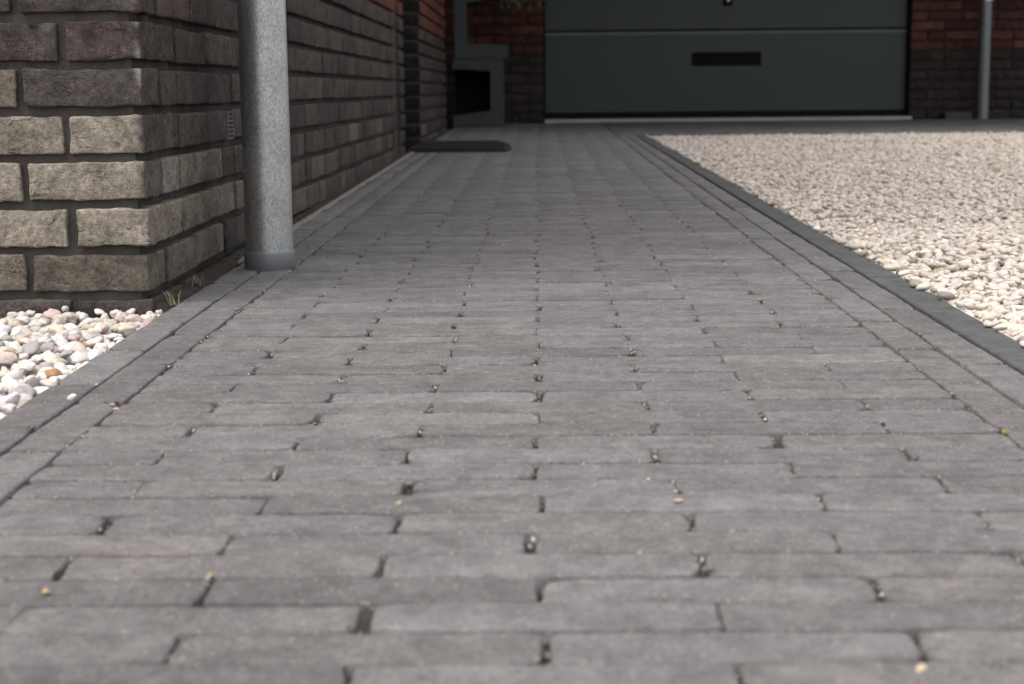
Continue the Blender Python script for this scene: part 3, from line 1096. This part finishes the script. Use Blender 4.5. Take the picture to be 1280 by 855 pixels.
# ------------------------------------------------------------------ doormat
mat_e = empty('doormat', (-0.31, 6.95, SLOPE * 6.95), ROT); tag(mat_e, 'thick black rubber doormat lying in front of the recessed house door', 'doormat')
ol = [(-0.222, -0.385), (0.188, -0.40), (0.205, -0.17), (0.190, 0.12), (0.150, 0.42), (-0.222, 0.42)]
m = MB(); n = len(ol)
V = [(x, y, 0.001) for x, y in ol] + [(x, y, 0.011) for x, y in ol]
m.add(V, [[i, (i + 1) % n, n + (i + 1) % n, n + i] for i in range(n)] + [[n + i for i in range(n)], list(reversed(range(n)))])
m.build('base', M_RUBBER, mat_e, bevel=0.0015)
for i in range(23):
    y = -0.375 + i * 0.034
    xr = 0.175 if y < 0.1 else 0.175 - (y - 0.1) * 0.16
    m = MB(); m.box(-0.212, xr, y, y + 0.016, 0.0105, 0.017); m.build('rib', M_RUBBER, mat_e)

# ------------------------------------------------------------------ zigzag stand and its plant
SZ = SLOPE * 9.85
stand = empty('garden_stand', (-0.35, 9.85, SZ)); tag(stand, 'grey stand of two stacked open frames in the dark corner beside the garage', 'stand')


def frame(name, pts, y0, y1):
    m = MB(); n = len(pts)
    V = [(x, y0, z) for x, z in pts] + [(x, y1, z) for x, z in pts]
    m.add(V, [[i, (i + 1) % n, n + (i + 1) % n, n + i][::-1] for i in range(n)])
    me = m.build(name, M_STAND, stand, bevel=0.004)
    bm = bmesh.new(); bm.from_mesh(me.data); bm.verts.ensure_lookup_table()
    bm.faces.new([bm.verts[i] for i in range(n)]); bm.faces.new([bm.verts[n + i] for i in reversed(range(n))])
    bmesh.ops.recalc_face_normals(bm, faces=bm.faces[:]); bm.to_mesh(me.data); bm.free()
    return me


def sx(px): return (px - 671.5) / F_PX * 9.75 + 0.35
def sz_(py): return CAM_H + (113.3 - py) / F_PX * 9.75 - SZ


frame('lower_frame', [(sx(568), 0.0), (sx(631), 0.0), (sx(631), sz_(75)), (sx(568), sz_(75)), (sx(568), sz_(87)), (sx(614.5), sz_(90)), (sx(614.5), sz_(138)), (sx(568), sz_(144))], -0.12, 0.17)
t_ = sz_(75) + 0.001
m = MB(); m.box(sx(570), sx(616), 0.150, 0.165, 0.02, sz_(86)); m.build('shade_back', M_BLACK, stand)  # black sheet added for the shade inside the lower frame
for xa in (sx(569.5),):
    m = MB(); m.box(xa, xa + 0.012, -0.05, 0.149, sz_(143) + 0.004, sz_(88) - 0.006); m.build('shade_side', M_BLACK, stand)  # second black sheet, shade at the frame's open side
frame('upper_frame', [(sx(571), t_), (sx(636), t_), (sx(637), sz_(58)), (sx(586), sz_(56)), (sx(586), sz_(7)), (sx(628), sz_(2)), (sx(632), sz_(-10)), (sx(571), sz_(-10))], -0.12, 0.17)
ztop = SZ + sz_(-10)
plant = empty('potted_plant', (-0.33, 9.87, ztop + 0.001)); tag(plant, 'leafy green plant trailing down over the grey stand beside the garage door', 'plant')
m = MB(); m.lathe(0, 0, [(0.0, 0.0), (0.075, 0.0), (0.105, 0.17), (0.112, 0.17), (0.112, 0.20), (0.095, 0.20), (0.09, 0.165), (0.0, 0.165)], 36); m.build('pot', M_STAND, plant, smooth=False)
lf = MB(); stm = MB(); rp = random.Random(5)
for i in range(64):
    a = rp.uniform(-0.7, 0.5) if i < 48 else rp.uniform(-3.1, 3.1)
    reach = rp.uniform(0.10, 0.46); drop = rp.uniform(0.24, 0.40) if i < 48 else rp.uniform(-0.1, 0.1)
    prev = Vector((0, 0, 0.17)); segs = 7
    for s in range(1, segs + 1):
        u = s / segs
        q = Vector((math.cos(a) * reach * u, math.sin(a) * reach * u * 0.55, 0.17 + 0.16 * math.sin(u * 2.2) - drop * u * u))
        ax_ = (q - prev).normalized(); sd2 = ax_.cross(Vector((0, 0, 1))).normalized() * 0.0018; upv = Vector((0, 0, 0.0018))
        stm.add([prev - sd2, prev + sd2, prev + upv, q - sd2, q + sd2, q + upv], [[0, 1, 4, 3], [1, 2, 5, 4], [2, 0, 3, 5]])
        for _ in range(2):
            ld = (ax_ + Vector((rp.uniform(-.9, .9), rp.uniform(-.9, .9), rp.uniform(-.8, .4)))).normalized()
            wd = ld.cross(Vector((rp.uniform(-1, 1), rp.uniform(-1, 1), 1))).normalized()
            nn = ld.cross(wd) * 0.004
            Ll = rp.uniform(0.022, 0.042); Lw = Ll * 0.32
            c_ = (0.045, 0.085, 0.028) if rp.random() < 0.85 else (0.17, 0.10, 0.06)
            c_ = tuple(v * rp.uniform(0.7, 1.3) for v in c_)
            lf.add([q, q + ld * Ll * .45 + wd * Lw + nn, q + ld * Ll, q + ld * Ll * .45 - wd * Lw + nn, q + ld * Ll * .5], [[0, 4, 1], [1, 4, 2], [2, 4, 3], [3, 4, 0]], c_)
        prev = q
stm.build('stems', mat_plain('stem', (0.06, 0.05, 0.03), 0.8), plant)
o = lf.build('foliage', M_LEAF, plant); tag(o, kind='stuff')

# ------------------------------------------------------------------ sand, weeds and grit
# pale sand washed along the foot of the house wall
sm = MB(); N = 420
for i in range(N + 1):
    y = 2.66 + (WALL1_END - 2.66) * i / N
    w = 0.005 + 0.005 * noise.noise(Vector((y * 9, 0, 0))) + 0.004 * noise.noise(Vector((y * 60, 4, 0)))
    h = 0.002 * noise.noise(Vector((y * 30, 2, 1))) - 0.010 * max(0.0, 1 - (y - 2.66) / 0.10)
    w *= min(1.0, (y - 2.66) / 0.10)
    sm.v += [(XL - 0.013 - w * 0.5, y, -0.001 + h), (XL - 0.006, y, 0.0045 + h), (XL + w, y, 0.0008)]
    if i:
        q = (i - 1) * 3
        sm.f += [[q, q + 1, q + 4, q + 3], [q + 1, q + 2, q + 5, q + 4]]
sand = sm.build('sand_strip', M_PALE_SAND, rot=ROT, smooth=True); tag(sand, 'pale washed sand along the foot of the house wall', kind='stuff')

# dirt wedge with dry weeds between the house corner and the paving
sm = MB(); N = 700
for i in range(N + 1):
    y = 2.15 + (WALL1_END - 2.16) * i / N
    dip = -0.035 * max(0.0, 1 - (y - 2.15) / 0.06)
    for j_ in range(5):
        u = j_ / 4
        h = 0.0045 * noise.noise(Vector((y * 55, u * 2, 1))) + 0.003 * noise.noise(Vector((y * 150, u * 5, 7)))
        sm.v.append((WX - 0.012 + u * (XL + 0.013 - WX), y, 0.003 - 0.006 * u + h * (1 - 0.5 * u) + dip))
    if i:
        q = (i - 1) * 5
        sm.f += [[q + a_, q + a_ + 1, q + a_ + 6, q + a_ + 5] for a_ in range(4)]
dirt = sm.build('dirt', M_DIRT, rot=ROT, smooth=True); tag(dirt, 'dark dirt between the foot of the house wall and the paving', kind='stuff')
M_STRAW = mat_plain('dry_weed', (0.13, 0.105, 0.06), 0.8, 80, 0.35)
for (wx, wy, nbl, hh, lab) in ((-0.510, 2.20, 16, 0.022, 'small dry weed tuft right at the foot of the house corner'),
                               (-0.512, 2.40, 18, 0.026, 'small dry weed tuft at the wall foot between house corner and downpipe')):
    w = MB()
    for i in range(nbl):
        a = random.uniform(0, 6.28); L = hh * random.uniform(0.5, 1.1); ln = random.uniform(0.1, 0.9)
        bx_, by_ = random.gauss(0, 0.006), random.gauss(0, 0.010)
        d = Vector((math.cos(a) * ln, math.sin(a) * ln, 1)).normalized() * L
        s_ = Vector((-math.sin(a), math.cos(a), 0)) * 0.0011
        p0 = Vector((bx_, by_, 0)); p1 = p0 + d * 0.6; p2 = p0 + d + Vector((math.cos(a), math.sin(a), -0.5)) * L * 0.25
        w.add([p0 - s_, p0 + s_, p1 + s_ * .8, p1 - s_ * .8, p2], [[0, 1, 2, 3], [3, 2, 4]])
    o = w.build('weed_tuft', M_STRAW, loc=(wx, wy, SLOPE * wy)); tag(o, lab, 'weed', 'weeds at the wall foot')

# loose sand grains on the paving: far too many to count
gp = np.stack([rng.uniform(-0.5, 0.5, 2400), rng.uniform(0.6, 4.5, 2400), np.zeros(2400)], -1)
gs = rng.uniform(0.0004, 0.0011, len(gp)); gp[:, 2] = gs * 0.4
jg = []
for p in vis[:420]:
    hx, hy = (p[2] / 2, ROW / 2) if not p[3] else (ROW / 2, p[2] / 2)
    for _ in range(random.choice((2, 4, 7, 12))):
        e_ = random.choice((-1, 1))
        if p[3]: jg.append((p[0] + random.uniform(-hx, hx), p[1] + e_ * hy + random.gauss(0, 0.001)))
        elif random.random() < 0.75: jg.append((p[0] + e_ * hx + random.gauss(0, 0.0015), p[1] + random.uniform(-hy, hy)))
        else: jg.append((p[0] + random.uniform(-hx, hx), p[1] + e_ * hy))
jg = np.array(jg); js_ = rng.uniform(0.0007, 0.0022, len(jg))
gp = np.concatenate([gp, np.stack([jg[:, 0], jg[:, 1], rng.uniform(-0.0035, -0.0005, len(jg))], -1)])
gs = np.concatenate([gs, js_])
gs_shapes, gs_f = stone_shapes(1, 8, 0.3, (0.6, 0.9), 21)
gcol = palette(len(gp), [(4, (0.33, 0.30, 0.265)), (5, (0.22, 0.20, 0.18)), (7, (0.14, 0.125, 0.11)), (0.7, (0.42, 0.39, 0.35))], rng)
go = stones_mesh('grit', [(gs_shapes, gs_f, gp, gs, rot_mats(len(gp), 1, rng), gcol)], M_STONE_J, None)
go.rotation_euler = ROT; tag(go, 'fine pale sand grains scattered over the grey paving', kind='stuff')


def on_path(px, py):
    """where the ray through a photograph pixel meets the paving"""
    d = fw + r2 * ((px - 640) / F_PX) + u2 * ((427.5 - py) / F_PX)
    t = CAM_H / (SLOPE * d.y - d.z)
    return Vector((d.x * t, d.y * t, CAM_H + d.z * t))


bits = [(90, 498, 0.0040, (0.66, 0.62, 0.58), 'white pebble lying on the joint of the left paving border'),
        (141, 508, 0.0034, (0.33, 0.215, 0.18), 'pinkish stone chip wedged in the inner joint of the left border'),
        (145, 513, 0.0028, (0.40, 0.32, 0.28), 'pale pink stone chip beside the pinkish chip in the left border joint'),
        (848, 629, 0.0036, (0.36, 0.27, 0.18), 'tan stone chip in a paver end joint left of the wide dark gaps'),
        (498, 632, 0.0030, (0.33, 0.27, 0.19), 'tan stone chip in a paver end joint left of the middle joint line'),
        (1152, 840, 0.0036, (0.38, 0.30, 0.21), 'tan stone chip in the wide joint at the bottom of the picture'),
        (58, 742, 0.0026, (0.38, 0.27, 0.13), 'orange stone chip in a joint at the lower left of the paving'),
        (262, 722, 0.0024, (0.27, 0.25, 0.11), 'yellow-green mossy chip in a paver end joint at the lower left'),
        (1256, 543, 0.0034, (0.20, 0.155, 0.05), 'small yellowed leaf scrap on the joint of the right paving border')]
for (px, py, s, c, lab) in bits:
    q = on_path(px, py)
    Rm = rot_mats(1, 0.3, rng)[0]
    o = place_stone('stone_chip', None, peb_lib, (q.x, q.y, q.z + s * 0.45), s, Rm, c)
    tag(o, lab, 'leaf scrap' if 'leaf' in lab else 'stone chip', 'loose bits on the paving')
